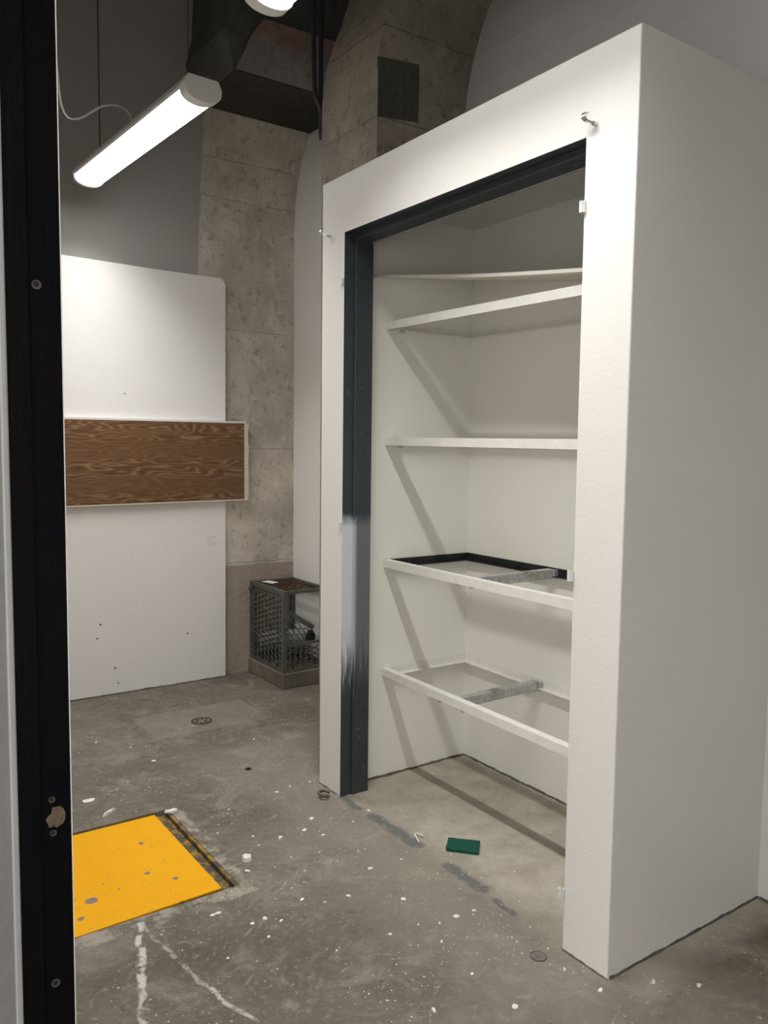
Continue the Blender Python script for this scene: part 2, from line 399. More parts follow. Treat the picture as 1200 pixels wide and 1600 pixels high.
# ------------------------------------------------------------------ the setting
XR = 2.455       # right wall
YB = 4.63        # white board on the back wall
HX0, HX1, HY0, HY1 = 0.27, 1.086, 2.365, 3.035   # pit in the floor
bm = bmesh.new()
xs = [-1.6, HX0, HX1, 3.6]; ys = [-1.2, HY0, HY1, 4.9]
gv = [[bm.verts.new((x, y, 0)) for x in xs] for y in ys]
for j in range(3):
    for i in range(3):
        if (i, j) != (1, 1): bm.faces.new((gv[j][i], gv[j][i+1], gv[j+1][i+1], gv[j+1][i]))
ps = [gv[1][1], gv[1][2], gv[2][2], gv[2][1]]
lo = [bm.verts.new((v.co.x, v.co.y, -0.08)) for v in ps]
for i in range(4): bm.faces.new((ps[i], ps[(i+1) % 4], lo[(i+1) % 4], lo[i]))
bm.faces.new(lo)
struct('floor', bm, 'floor', 'worn grey brown concrete floor spattered with white paint', 'floor')

bm = boxes((0.0, 3.6, 4.70, 4.95, 0, 4.45))
struct('wall_back', bm, 'grey', 'grey painted upper back wall above the white board', 'wall')

# the white board layer: rounded upper right corner
pts = [(0.249, 0.012), (2.036, 0.004), (2.040, 1.0), (2.044, 2.34)]
for k in range(7):
    a = math.pi/2*k/6; pts.append((2.000 + 0.046*math.cos(a), 2.392 + 0.046*math.sin(a)))
pts += [(1.6, 2.440), (1.1, 2.449), (0.249, 2.452)]
bm = prism(bmesh.new(), pts, 1, YB, 4.70)
struct('wall_back_board', bm, 'patch', 'white lower back wall covering with rounded top corner behind the wood panel', 'wall')

# concrete column on the back wall, leaning right as it rises
left = [(1.90, 0), (1.90, 2.448), (1.915, 2.931), (1.938, 3.374), (1.990, 3.66), (2.055, 3.875), (2.117, 4.074), (2.24, 4.40)]
right = [(3.4, 4.40), (3.4, 0)]
bm = prism(bmesh.new(), left + right, 1, 4.665, 4.705)
struct('trim_1', bm, 'concrete', 'board marked bare concrete column rising beside the white back wall', 'column')

# right wall: flares outward above head height
def flare(x0, z0=2.75):
    out = [(x0, 0), (x0, z0)]
    for k in range(1, 12):
        z = z0 + k*0.15; out.append((x0 + 0.62*((z-z0)/1.0)**2.1*0.47 + 0.0*z, z))
    return out
prof = flare(XR) + [(3.7, 4.4), (3.7, 0)]
bm = prism(bmesh.new(), prof, 1, -1.2, 2.935)
struct('wall_right', bm, 'grey_right', 'pale grey painted right wall curving outward above the closet', 'wall')
prof2 = flare(2.532, 2.80) + [(3.7, 4.4), (3.7, 0)]
bm = prism(bmesh.new(), prof2, 1, 3.38, 4.70)
struct('wall_right.001', bm, 'patch', 'narrow white right wall strip between concrete column and pier', 'wall')

# pier behind the closet
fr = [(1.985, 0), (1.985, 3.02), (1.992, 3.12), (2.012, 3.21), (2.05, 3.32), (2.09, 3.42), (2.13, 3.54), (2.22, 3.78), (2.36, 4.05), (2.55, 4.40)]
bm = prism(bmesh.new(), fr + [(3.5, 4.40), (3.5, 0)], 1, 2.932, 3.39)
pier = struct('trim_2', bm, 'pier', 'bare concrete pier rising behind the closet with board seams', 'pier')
bm = prism(bmesh.new(), [(1.9862, 2.835), (2.199, 2.858), (2.201, 3.100), (1.9862, 3.078)], 1, 2.928, 2.940)  # darker concrete square, slightly proud of the pier's near face
obj('dark_square', bm, 'dark_block', pier)['label'] = 'dark square on the pier face'

# stepped beam over the back column
yb1 = 4.14
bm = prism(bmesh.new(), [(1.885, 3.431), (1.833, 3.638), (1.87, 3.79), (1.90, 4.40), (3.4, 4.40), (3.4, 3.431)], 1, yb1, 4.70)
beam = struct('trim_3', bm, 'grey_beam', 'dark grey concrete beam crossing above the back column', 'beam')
bm = prism(bmesh.new(), [(1.890, 3.432), (1.977, 3.625), (3.39, 3.632), (3.39, 3.432)], 1, yb1-0.012, yb1-0.0005)
obj('lower_band', bm, 'beam', beam)['label'] = 'paler lower band of the beam face'
bm = prism(bmesh.new(), [(1.979, 3.627), (2.055, 3.735), (3.39, 3.765), (3.39, 3.634)], 1, yb1-0.008, yb1-0.0005)
obj('upper_band', bm, 'rust_beam', beam)['label'] = 'reddish upper band of the beam face'
bm = prism(bmesh.new(), [(1.885, yb1-0.010), (3.39, yb1-0.010), (3.39, 4.664), (1.885, 4.664)], 2, 3.425, 3.4305)  # dark sheet paints the shade under the beam
obj('shaded_underside', bm, 'concrete_dark', beam)['label'] = 'underside of the beam coloured dark for shade'
bm = prism(bmesh.new(), [(1.947, 3.43), (1.992, 3.66), (2.057, 3.875), (2.119, 4.074), (2.24, 4.39), (2.5, 4.39), (2.5, 3.43)], 1, 4.660, 4.6655)  # dark overlay paints the unlit column face above the beam's foot
obj('shaded_column_top', bm, 'concrete_dark', beam)['label'] = 'column top coloured dark for shade left of the beam end'
bm = boxes((-0.2, 3.7, -1.2, 4.95, 4.40, 4.6))
struct('ceiling', bm, 'ceiling', 'dark concrete ceiling high over the room', 'ceiling')

# left wall with the doorway the photograph is taken through
JX0, JX1, JY = 0.186, 0.249, 1.05
bm = boxes((0.06, 0.249, JY+0.03, 4.95, 0, 4.40), (0.06, 0.249, -1.2, -0.35, 0, 4.40), (0.06, 0.249, -0.35, JY+0.03, 2.25, 4.40))
struct('wall_left', bm, 'white', 'white left wall around the doorway at the picture edge', 'wall')
bm = boxes((0.06, 3.7, -1.25, -1.12, 0, 4.40))
struct('wall_front', bm, 'white', 'white wall behind the viewer', 'wall')

dj = thing('door_1', 'black painted door jamb at the left edge of the picture', 'door frame', (0.21, JY, 0), kind='structure')
bm = boxes((0.186, 0.211, JY-0.004, JY+0.031, 0, 2.25), (0.2105, 0.2485, JY, JY+0.031, 0, 2.25)); 
obj('jamb_board', bm, 'jamb', dj)
bm = bevel(boxes((0.1775, 0.1858, JY-0.006, JY+0.031, 0, 2.25)), 0.002)
obj('casing_strip', bm, 'reveal_light', dj)['label'] = 'grey white casing edge beside the black jamb'
bm = boxes((0.1, 0.1775, JY-0.001, JY+0.031, 0, 2.25))
obj('plaster_reveal', bm, 'reveal', dj)['label'] = 'grey plaster reveal outside the jamb'
bm = boxes((0.2487, 0.2502, JY+0.001, JY+0.03, 0, 2.25))  # the jamb's lit return edge, put in as a pale strip
obj('lit_edge_strip', bm, 'hinge', dj)['label'] = 'thin pale strip standing for the lit jamb edge on the room side'
random.seed(5)
def blob(c, rx, rz, y, th, n=16, jag=0.25):
    pts = []
    for k in range(n):
        a = 2*math.pi*k/n; q = 1 + random.uniform(-jag, jag)
        pts.append((c[0] + rx*q*math.cos(a), c[1] + rz*q*math.sin(a)))
    return prism(bmesh.new(), pts, 1, y-th, y)
obj('chipped_patch', blob((0.2305, 0.974), 0.0105, 0.013, JY, 0.0012), 'bare_wood', dj)['label'] = 'splintered bare wood patch where the strike plate was'
for hx, hz, r in ((0.221, 1.637, 0.0042), (0.2255, 0.755, 0.0040), (0.2255, 0.999, 0.003), (0.2265, 0.955, 0.003)):
    s = obj('screw_hole', cyl(bmesh.new(), (hx, JY+0.001, hz), r*1.35, 0.0022, 16, (0, -1, 0)), 'brass', dj)
    obj('hole_core', cyl(bmesh.new(), (hx-0.0008, JY-0.0005, hz+0.0008), r*0.8, 0.0012, 14, (0, -1, 0)), 'hole', s)

# ------------------------------------------------------------------ the closet
CX, CY0, CY1, CT = 1.717, 1.368, 2.925, 2.507
cl = thing('storage_closet', 'tall white plaster built-in closet with open doorway against the right wall', 'closet', (CX, 2.15, 0), kind='structure')
def wob(bm, amp=0.0025, sc=9):
    for v in bm.verts:
        v.co += (Vector(noise.noise_vector(v.co*sc)))*amp
def plaster(name, mat, parent, *bs, cuts=0):
    bm = boxes(*bs); bevel(bm, 0.004, 2); return obj(name, bm, mat, parent)
OY0, OY1, OZ = 1.532, 2.757, 2.283
fbm = bmesh.new()   # front wall as one U of plaster
prism(fbm, [(CY0, 0), (CY0+0.0, CT), (CY1, CT-0.006), (CY1, 0), (OY1, 0), (OY1, OZ), (OY0, OZ), (OY0, 0)], 0, CX, 1.845)
bmesh.ops.bevel(fbm, geom=[e for e in fbm.edges if all(v.co.x < CX+0.001 for v in e.verts)], offset=0.004, segments=2, affect='EDGES', profile=0.5)
obj('front_wall', fbm, 'white_rough', cl)
obj('near_side_wall', boxes((1.845, XR+0.0, CY0, 1.505, 0, CT-0.001)), 'white_rough', cl)
obj('far_side_wall', boxes((1.84, XR+0.0, 2.835, CY1, 0, CT-0.007)), 'white_in', cl)
obj('back_panel', boxes((2.452, XR+0.0, 1.50, 2.84, 0, 2.44)), 'white_in', cl)
obj('roof_slab', boxes((1.84, XR, 1.5, 2.84, 2.418, CT-0.004)), 'white_in', cl)
# ragged top edge of plaster
# steel frame: outer band, then a raised stop
bm = bmesh.new()
box(bm, 1.7185, 1.848, OY1-0.003, OY1+0.020, 0.0, OZ+0.020)
box(bm, 1.768, 1.848, OY1-0.012, OY1-0.001, 0.0, OZ-0.022)
box(bm, 1.722, 1.848, OY0-0.020, OY0+0.002, 0.0, OZ+0.020)
box(bm, 1.768, 1.848, OY0+0.001, OY0+0.008, 0.0, OZ-0.022)
box(bm, 1.7185, 1.848, OY0+0.001, OY1-0.002, OZ-0.003, OZ+0.020)
box(bm, 1.768, 1.848, OY0+0.002, OY1-0.002, OZ-0.026, OZ-0.002)
fr_ = obj('door_frame', bm, 'frame', cl); fr_['label'] = 'slate grey steel frame with brushed white paint on the far jamb'
bm = bmesh.new()
box(bm, 1.840, 1.8495, OY0+0.012, OY1-0.012, OZ-0.0295, OZ-0.0255)  # lip coloured paler than the frame so it reads as lit
obj('frame_lip', bm, 'lip', fr_)['label'] = 'inner lip of the frame head coloured pale as if lit'
bm = bmesh.new()
box(bm, 1.7655, 1.7678, OY0+0.012, OY1-0.013, OZ-0.0262, OZ-0.0225)  # narrow strips of paler slate along the stop
box(bm, 1.7655, 1.7678, OY1-0.0125, OY1-0.0095, 1.16, OZ-0.0262)
obj('stop_edge', bm, 'slate_edge', fr_)['label'] = 'lighter edge of the frame stop'
def knuckle(y, z, h, mat='hinge'):
    bm = cyl(bmesh.new(), (1.709, y, z-h/2), 0.0062, h, 14)
    box(bm, 1.709, 1.7165, y-0.010 if y < 2 else y, y if y < 2 else y+0.010, z-h/2, z+h/2)
    return obj('hinge_knuckle', bm, mat, cl)
knuckle(1.5385, 2.097, 0.030); knuckle(1.538, 0.170, 0.030, 'hinge'); knuckle(1.541, 1.094, 0.030); knuckle(2.757, 2.090, 0.026); knuckle(2.757, 1.13, 0.016, 'frame')
# ragged grimy gap at the foot of the plaster
def grime(a, b, off, hmin=0.001, hmax=0.011, seed=1):
    random.seed(seed); a = Vector(a); b = Vector(b); L = (b-a).length; k = max(6, int(L/0.012))
    bm = bmesh.new(); nrm = Vector(off); pr = None
    for i in range(k+1):
        p = a + (b-a)*(i/k)
        q = noise.noise(p*14)*0.5 + 0.5
        h = hmin + (hmax-hmin)*q*q + random.uniform(0, 0.003)
        w = nrm*(1 + 0.7*noise.noise(p*22 + Vector((3, 1, 0))))
        cur = [bm.verts.new(p), bm.verts.new(p + w), bm.verts.new(p + w*0.5 + Vector((0, 0, h))), bm.verts.new(p + Vector((0, 0, h)))]
        if pr:
            for s in range(4): bm.faces.new((pr[s], cur[s], cur[(s+1) % 4], pr[(s+1) % 4]))
        else: bm.faces.new(cur)
        pr = cur
    bm.faces.new(pr[::-1]); return bm
def g_(a, b, off, **k): return obj('grimy_gap', grime(a, b, off, **k), 'grime', cl)
g_((CX+0.01, CY0, 0), (XR, CY0, 0), (0, -0.005, 0), seed=2)
g_((CX, CY0, 0), (CX, OY0, 0), (-0.003, 0, 0), hmax=0.006, seed=3)
g_((CX, OY1+0.03, 0), (CX, CY1, 0), (-0.003, 0, 0), hmax=0.008, seed=4)
g_((1.81, 2.835, 0), (2.45, 2.835, 0), (0, -0.012, 0), hmax=0.012, seed=6)
g_((2.452, 1.51, 0), (2.452, 2.83, 0), (-0.010, 0, 0), hmax=0.010, seed=7)
tag(obj('trim_6', grime((0.25, YB, 0), (2.036, YB, 0), (0, -0.006, 0), 0.003, 0.012, 8), 'grime'), 'dark ragged gap under the white back wall', 'gap', kind='structure')
tag(obj('trim_7', grime((XR, 0.4, 0), (XR, 1.36, 0), (-0.008, 0, 0), 0.003, 0.014, 9), 'grime'), 'dark ragged gap under the right wall beside the closet', 'gap', kind='structure')

# hooks screwed into the closet front
def hook(y, z, label, s=1.0):
    t = thing('coat_hook', label, 'hook', (CX, y, z), 'hooks on the closet front')
    obj('screw_base', cyl(bmesh.new(), (CX, y, z), 0.006*s, -0.014, 6, (1, 0, 0)), 'hook', t)
    bm = bmesh.new()
    path = [(CX-0.010, y, z), (CX-0.020, y+0.004, z+0.002), (CX-0.030, y+0.010, z+0.006), (CX-0.036, y+0.013, z+0.014), (CX-0.032, y+0.014, z+0.024), (CX-0.024, y+0.013, z+0.028)]
    sp_ = spline(path, 5)
    for a, b in zip(sp_, sp_[1:]): bar(bm, a, b + (b-a)*0.1, 0.0035*s, 0.014*s, up=(0, 1, 0.3))
    obj('bent_strap', bm, 'hook', t)
hook(1.503, 2.303, 'larger bent zinc hook at the closet top corner nearest the viewer')
hook(2.866, 2.286, 'small bent zinc hook at the far top corner of the closet front', 0.8)

# ------------------------------------------------------------------ shelves
SX, SB, SY0, SY1 = 1.976, 2.4515, 1.506, 2.8345
def shelf(name, label, zt, zn, rear_mat, braces=(), gap=0.03, tabs=()):
    """angle-iron shelf frame; zt top at the far wall, zn top at the near wall"""
    t = thing(name, label, 'shelf', ((SX+SB)/2, (SY0+SY1)/2, zt), 'shelf frames in the closet')
    L = parent_loc(t); h = 0.033
    bm = bmesh.new()
    bar(bm, (SX+0.002, SY0, zn-h/2), (SX+0.002, SY1, zt-h/2), 0.004, h)
    bar(bm, (SX+0.017, SY0, zn-0.002), (SX+0.017, SY1, zt-0.002), 0.030, 0.004)
    f = obj('front_rail', bm, 'steel_white', t)
    bm = bmesh.new()
    bar(bm, (SX+0.004, SY1-0.003, zt-h/2), (SB, SY1-0.003, zt-h/2), 0.004, h)
    bar(bm, (SX+0.034, SY1-0.017, zt-h+0.002), (SB-0.002, SY1-0.017, zt-h+0.002), 0.028, 0.003)
    obj('side_rail', bm, rear_mat, t)
    bm = bmesh.new()
    bar(bm, (SB-0.003, SY0, zn-h/2), (SB-0.003, SY1-0.006, zt-h/2), 0.004, h)
    bar(bm, (SB-0.018, SY0, zn-h+0.002), (SB-0.018, SY1-0.032, zt-h+0.002), 0.028, 0.003)
    obj('back_rail', bm, rear_mat, t)
    bm = bmesh.new()
    bar(bm, (SX+0.004, SY0+0.003, zn-h/2), (SB-0.006, SY0+0.003, zn-h/2), 0.004, h)
    obj('side_rail', bm, rear_mat, t)
    for by in braces:
        zb = zn + (zt-zn)*(by-SY0)/(SY1-SY0)
        bm = bmesh.new()
        bar(bm, (SX+0.005, by, zb-0.022), (SB-0.02, by, zb-0.022), 0.003, 0.036)
        bar(bm, (SX+0.005, by+0.017, zb-0.0045), (SB-0.02, by+0.017, zb-0.0045), 0.034, 0.003)
        b = obj('cross_brace', bm, 'galv', t); b['label'] = 'galvanised steel cross brace'
        bm = boxes((SB-0.030, SB-0.008, by-0.012, by-0.003, zb-0.040, zb-0.003)); obj('brace_clip', bm, 'galv', b)
    for (tx, ty) in tabs:
        zb = zn + (zt-zn)*(ty-SY0)/(SY1-SY0) - h
        bm = boxes((tx-0.010, tx+0.010, ty-0.004, ty+0.012, zb-0.007, zb+0.001))
        cyl(bm, (tx, ty+0.004, zb-0.012), 0.003, 0.008, 8)
        obj('fixing_tab', bm, 'galv', t)
    return t
shelf('shelf_frame', 'white steel shelf frame under the sloping loose board, highest of the five levels', 1.969, 1.958, 'steel_white', (), tabs=((2.04, 2.80),))
s3 = shelf('shelf_frame', 'white steel shelf frame at eye level seen edge on', 1.485, 1.477, 'steel_white', (), tabs=((2.03, 2.79),))
s4 = shelf('shelf_frame', 'white shelf frame with black inner angles, waist height in the closet', 0.962, 0.960, 'steel_black', (2.275,), tabs=((2.00, 2.36), (2.02, 2.30)))
s5 = shelf('shelf_frame', 'lowest white shelf frame with galvanised cross brace near the closet floor', 0.486, 0.470, 'steel_white', (2.34,), tabs=((1.99, 2.44), (1.99, 2.30), (2.0, 1.575)))
for k, (cx_, cy_) in enumerate(((2.10, 2.822), (2.440, 2.50), (2.440, 2.15))):
    bm = boxes((cx_-0.012, cx_+0.012, cy_-0.012, cy_+0.010, 0.935, 0.941)); cyl(bm, (cx_, cy_, 0.925), 0.004, 0.02, 8)
    obj('corner_bolt', bm, 'steel_black', s4)
# loose sloping board, resting on the top frame's near end
def zb_(x, y): return 2.141 - 0.1345*(2.833-y) + 0.10*(x-1.9)
bm = bmesh.new(); NB = 24
rows = []
for i in range(NB+1):
    y = 2.833 - (2.833-1.52)*i/NB; x0 = 1.90 + 0.085*i/NB
    sag = -0.012*math.sin(math.pi*i/NB)
    rr = []
    for x, dz in ((x0, 0), (2.44, 0), (2.44, 0.012), (x0, 0.012)):
        rr.append(bm.verts.new((x, y, zb_(x, y) + dz + sag)))
    rows.append(rr)
for a, b in zip(rows, rows[1:]):
    for s in range(4): bm.faces.new((a[s], b[s], b[(s+1) % 4], a[(s+1) % 4]))
bm.faces.new(rows[0]); bm.faces.new(rows[-1][::-1])
tag(obj('loose_board', bm, 'board', None, loc=(2.17, 2.2, 2.05)), 'thin white painted board sloping across the top of the closet shelves', 'board')

# ------------------------------------------------------------------ wood panel on the back wall
wp = thing('wood_panel', 'long walnut laminate panel fixed across the white back wall', 'panel', (1.2, YB, 1.34))
obj('laminate_face', bevel(prism(bmesh.new(), [(0.26, 1.096), (2.152, 1.112), (2.152, 1.576), (0.26, 1.570)], 1, YB-0.030, YB-0.002), 0.0015, 1), 'wood', wp)
bm = bmesh.new()
random.seed(11)
pts = [(2.1535, 1.108)]
for k in range(14): pts.append((2.181 + random.uniform(-0.004, 0.006), 1.112 + (1.572-1.112)*k/13))
pts += [(2.1535, 1.586)]
prism(bm, pts, 1, YB-0.028, 4.664)
obj('end_strip', bm, 'ivory', wp)['label'] = 'cream end strip with ragged caulk on the column'
obj('top_lip', prism(bmesh.new(), [(0.26, 1.571), (2.16, 1.577), (2.16, 1.588), (0.26, 1.580)], 1, YB-0.029, YB-0.002), 'white', wp)
obj('bottom_lip', prism(bmesh.new(), [(0.26, 1.089), (2.18, 1.102), (2.18, 1.111), (0.26, 1.095)], 1, YB-0.029, YB-0.002), 'ivory', wp)

# small round embossed scar on the white wall
bm = bmesh.new()
for k in range(3):
    tube(bm, [(1.946 + 0.030*math.cos(t*math.pi/8)*(1-0.28*k), YB-0.0005, 0.867 + 0.030*math.sin(t*math.pi/8)*(1-0.28*k)) for t in range(17)], 0.0016, 6)
tag(obj('painted_boss', bm, 'patch', None, loc=(1.946, YB, 0.867)), 'small round painted over boss on the white wall below the wood panel', 'wall mark', kind='structure')

# ------------------------------------------------------------------ hanging lamps
def lamp(y0, y1, x, z, label, turn=0.0, far_cap=0.022):
    t = thing('hanging_lamp', label, 'lamp', (x, (y0+y1)/2, z), 'strip lamps in a row')
    W2, top, sh = 0.073, z + 0.090, z + 0.046
    def lens_pts(k=1.0):
        return [(x + W2*k*math.cos(a), sh - 0.046*k*math.sin(a)**0.8) for a in [math.pi*i/16 for i in range(17)]]
    bm = bmesh.new(); prism(bm, [(p[0], p[1]) for p in lens_pts(0.97)], 1, y0+0.050, y1-far_cap+0.002)
    obj('diffuser', bm, 'emit', t)
    bm = prism(bmesh.new(), [(x-W2, sh+0.0005), (x-W2-0.003, sh+0.012), (x-0.060, top), (x+0.060, top), (x+W2+0.003, sh+0.012), (x+W2, sh+0.0005)], 1, y0+0.03, y1-0.02)
    obj('housing', bm, 'lamp_body', t)
    cp = lens_pts(1.06) + [(x-W2*1.08, sh+0.014), (x-0.063, top+0.002), (x+0.063, top+0.002), (x+W2*1.08, sh+0.014)]
    obj('end_cap', bevel(prism(bmesh.new(), cp, 1, y0, y0+0.052), 0.002, 1), 'lamp_body', t)
    obj('end_cap', bevel(prism(bmesh.new(), cp, 1, y1-far_cap, y1), 0.002, 1), 'lamp_body', t)
    obj('suspension_wire', tube(bmesh.new(), [(x, y0+0.14, top), (x, y0+0.14, 4.40)], 0.0016, 6), 'wire', t)
    obj('suspension_wire', tube(bmesh.new(), [(x-0.02, y1-0.25, top), (x-0.02, y1-0.25, 4.40)], 0.0032, 6), 'wire', t)
    al = bpy.data.lights.new('diode_row', 'AREA'); al.shape = 'RECTANGLE'; al.size = 0.045; al.size_y = (y1-y0)-0.12
    al.energy = LAMP_WATTS; al.spread = math.radians(LAMP_SPREAD); al.color = (1.0, 0.992, 0.965)
    ao = bpy.data.objects.new('diode_row', al); COL.objects.link(ao); ao.parent = t; ao.location = (0, 0.01, -0.004)
    t.rotation_euler = (0, 0, turn)
    return t
l1 = lamp(3.09, 4.46, 1.24, 2.775, 'white strip lamp hanging in full view before the grey wall', math.radians(3.2))
lamp(1.05, 2.41, 1.200, 2.797, 'white strip lamp cut by the top of the picture', 0.0, 0.05)
bm = tube(bmesh.new(), spline([(0.69, 3.4, 4.4), (0.77, 3.47, 3.5), (0.871, 3.706, 3.005), (0.977, 3.971, 2.939), (1.053, 4.004, 2.939), (1.111, 3.827, 2.956), (1.197, 3.794, 2.95), (1.257, 3.827, 2.873)], 8), 0.005, 8)
obj('power_cord', bm, 'cord', l1)['label'] = 'looping pale grey power cord'

# cables by the pier
tag(obj('hanging_cable', tube(bmesh.new(), spline([(1.955, 3.43, 4.40), (1.956, 3.43, 3.60), (1.960, 3.43, 3.364), (1.964, 3.43, 3.193), (1.968, 3.43, 3.105), (1.978, 3.43, 3.065), (1.998, 3.43, 3.033), (2.008, 3.425, 3.0), (2.01, 3.42, 2.9)], 6), 0.011, 10), 'cable', None, True, (1.96, 3.43, 3.0)),
    'dark cable that bends at its foot beside the concrete pier', 'cable')
tag(obj('hanging_cable', tube(bmesh.new(), spline([(2.03, 3.455, 4.40), (2.020, 3.455, 3.52), (2.016, 3.455, 3.44), (2.014, 3.455, 3.236), (2.014, 3.455, 3.05), (2.016, 3.45, 2.9)], 6), 0.012, 10), 'cable', None, True, (2.0, 3.43, 3.0)),
    'dark straight cable hugging the concrete pier edge', 'cable')

# ------------------------------------------------------------------ cage in the corner
GX, GY, GZ0, GZ1, GXR, GYB = 2.214, 4.20, 0.092, 0.585, 2.525, 4.655
bm = boxes((GX-0.008, 2.531, GY-0.012, GYB+0.008, 0, GZ0)); bevel(bm, 0.006, 2)
pl = tag(obj('concrete_plinth', bm, 'plinth', None, loc=(2.37, 4.42, 0)), 'low concrete plinth under the mesh cage in the corner', 'plinth')
cg = thing('mesh_cage', 'grey expanded metal cage standing on a concrete plinth in the back corner', 'cage', (2.37, 4.42, GZ0))
a_ = 0.026
fb = bmesh.new()
for (x, y) in ((GX+a_/2, GY+a_/2), (GX+a_/2, GYB-a_/2), (GXR-a_/2, GYB-a_/2), (GXR-a_/2, GY+a_/2)):
    box(fb, x-a_/2, x+a_/2, y-a_/2, y+a_/2, GZ0, GZ1)
for z in (GZ0, GZ1-a_):
    box(fb, GX+a_, GXR-a_, GYB-a_+0.001, GYB-0.001, z+0.001, z+a_-0.001); box(fb, GX+0.001, GX+a_-0.001, GY+a_, GYB-a_, z+0.001, z+a_-0.001); box(fb, GXR-a_+0.001, GXR-0.001, GY+a_, GYB-a_, z+0.001, z+a_-0.001)
box(fb, GX+a_, GXR-a_, GY+0.001, GY+a_*0.8, GZ1-a_*0.8, GZ1-0.001)
box(fb, GX+a_, GX+0.125, GY+0.002, GY+0.012, GZ0, GZ0+0.012)
box(fb, GX+a_, GXR-a_, GY+0.004, GY+0.014, 0.250, 0.266)
obj('cage_frame', fb, 'cage', cg)
obj('side_mesh', hexmesh(bmesh.new(), (GX+0.006, GY+a_, GZ0+a_), (0, 1, 0), (0, 0, 1), GYB-GY-2*a_, GZ1-GZ0-2*a_, 0.098, 0.0158, 0.0085, 0.004), 'cage_mesh', cg)
obj('top_mesh', hexmesh(bmesh.new(), (GX+a_, GY+a_, GZ1-0.008), (1, 0, 0), (0, 1, 0), GXR-GX-2*a_, GYB-GY-2*a_, 0.085, 0.018, 0.007, 0.003), 'rust', cg)['label'] = 'rusty mesh top'
obj('front_mesh', hexmesh(bmesh.new(), (GX+a_, GY+0.012, GZ0+0.012), (1, 0, 0), (0, 0, 1), GXR-GX-2*a_, 0.145, 0.075, 0.0165, 0.006, 0.003), 'cage_mesh', cg)
obj('latch_lug', cyl(bmesh.new(), (GX+0.012, GY-0.012, 0.372), 0.010, 0.014, 12, (0, 1, 0)), 'cage', cg)
obj('bolt_head', cyl(bmesh.new(), (GX-0.012, GYB-0.02, GZ1-0.045), 0.012, 0.014, 12, (1, 0, 0)), 'cage', cg)
# sloping inner panel and duct seen through the open front
ip = obj('inner_panel_bar', bar(bmesh.new(), (2.282, 4.385, 0.455), (2.490, 4.325, 0.315), 0.006, 0.030, up=(0, 0.4, 1)), 'cage', cg)
obj('panel_mesh', hexmesh(bmesh.new(), (2.276, 4.383, 0.43), (0.208, -0.060, -0.140), (-0.35, -0.35, -0.75), 0.25, 0.20, 0.070, 0.019, 0.006, 0.003), 'cage_mesh', ip)
ip['label'] = 'flat grey bar sloping across the inside'
bm = bmesh.new()
P = [(2.27, 4.60, 0.20), (2.33, 4.55, 0.215), (2.40, 4.50, 0.22), (2.47, 4.45, 0.215), (2.50, 4.42, 0.21)]
pp = spline(P, 8)
tube(bm, pp, [0.062 + 0.005*math.sin(i*1.9) for i in range(len(pp))], 18)
tag(obj('flexible_duct', bm, 'tube', None, True, (2.4, 4.5, 0.2)), 'pale grey flexible duct lying inside the mesh cage', 'duct')
bm = cyl(bmesh.new(), (2.455, 4.28, 0.275), 0.022, 0.05, 12, (0.3, 0.9, 0.2)); cyl(bm, (2.455, 4.30, 0.25), 0.03, 0.03, 12)
obj('valve_body', bm, 'steel_black', cg)['label'] = 'small black valve body'
bm = boxes((-0.030, 0.030, -0.048, 0.048, 0, 0.0012))
pt = obj('paper_tag', bm, 'paper', None); pt.location = (2.303, 4.545, GZ1+0.0005); pt.rotation_euler = (0, 0, 0.25)
tag(pt, 'white paper tag lying on top of the mesh cage', 'paper')

# ------------------------------------------------------------------ floor hatch, drain, caps
PZ = -0.006
hp = thing('floor_hatch', 'chipped yellow steel hatch plate set in the concrete floor', 'hatch', (0.67, 2.7, PZ))
obj('plate', bevel(prism(bmesh.new(), [(0.285, 2.372), (1.036, 2.392), (1.030, 3.029), (0.285, 3.030)], 2, PZ-0.008, PZ), 0.002, 2), 'yellow', hp)
obj('support_frame', boxes((0.275, 1.045, 2.370, 2.392, -0.06, PZ-0.009), (0.275, 1.045, 3.005, 3.030, -0.06, PZ-0.009), (0.275, 0.297, 2.392, 3.005, -0.06, PZ-0.009), (1.020, 1.045, 2.392, 3.005, -0.06, PZ-0.009)), 'rim', hp)
obj('rim_angle', boxes((1.048, 1.083, 2.370, 3.030, -0.078, -0.020), (1.073, 1.0855, 2.368, 3.032, -0.020, -0.002)), 'rim', hp)['label'] = 'dirty yellow and black rim angle'

dr = thing('floor_drain', 'small round slotted iron floor drain before the back wall', 'drain', (1.594, 3.931, 0))
bm = bmesh.new(); cyl(bm, (1.594, 3.931, 0.0), 0.055, 0.002, 32); obj('drain_ring', bm, 'drain', dr)
for k in range(8):
    a = 2*math.pi*k/8; pts = []
    for s in range(6): 
        r = 0.016 + 0.030*s/5; b = a + 0.55*(s/5)
        pts.append((1.594 + r*math.cos(b), 3.931 + r*math.sin(b), 0.002))
    bm = bmesh.new()
    for p, q in zip(pts, pts[1:]): bar(bm, p, q, 0.0095, 0.002)
    obj('drain_slot', bm, 'iron', dr)
bm = bmesh.new(); tube(bm, [(1.594 + 0.051*math.cos(t*math.pi/16), 3.931 + 0.051*math.sin(t*math.pi/16), 0.002) for t in range(33)], 0.0035, 6)
obj('outer_groove', bm, 'iron', dr)

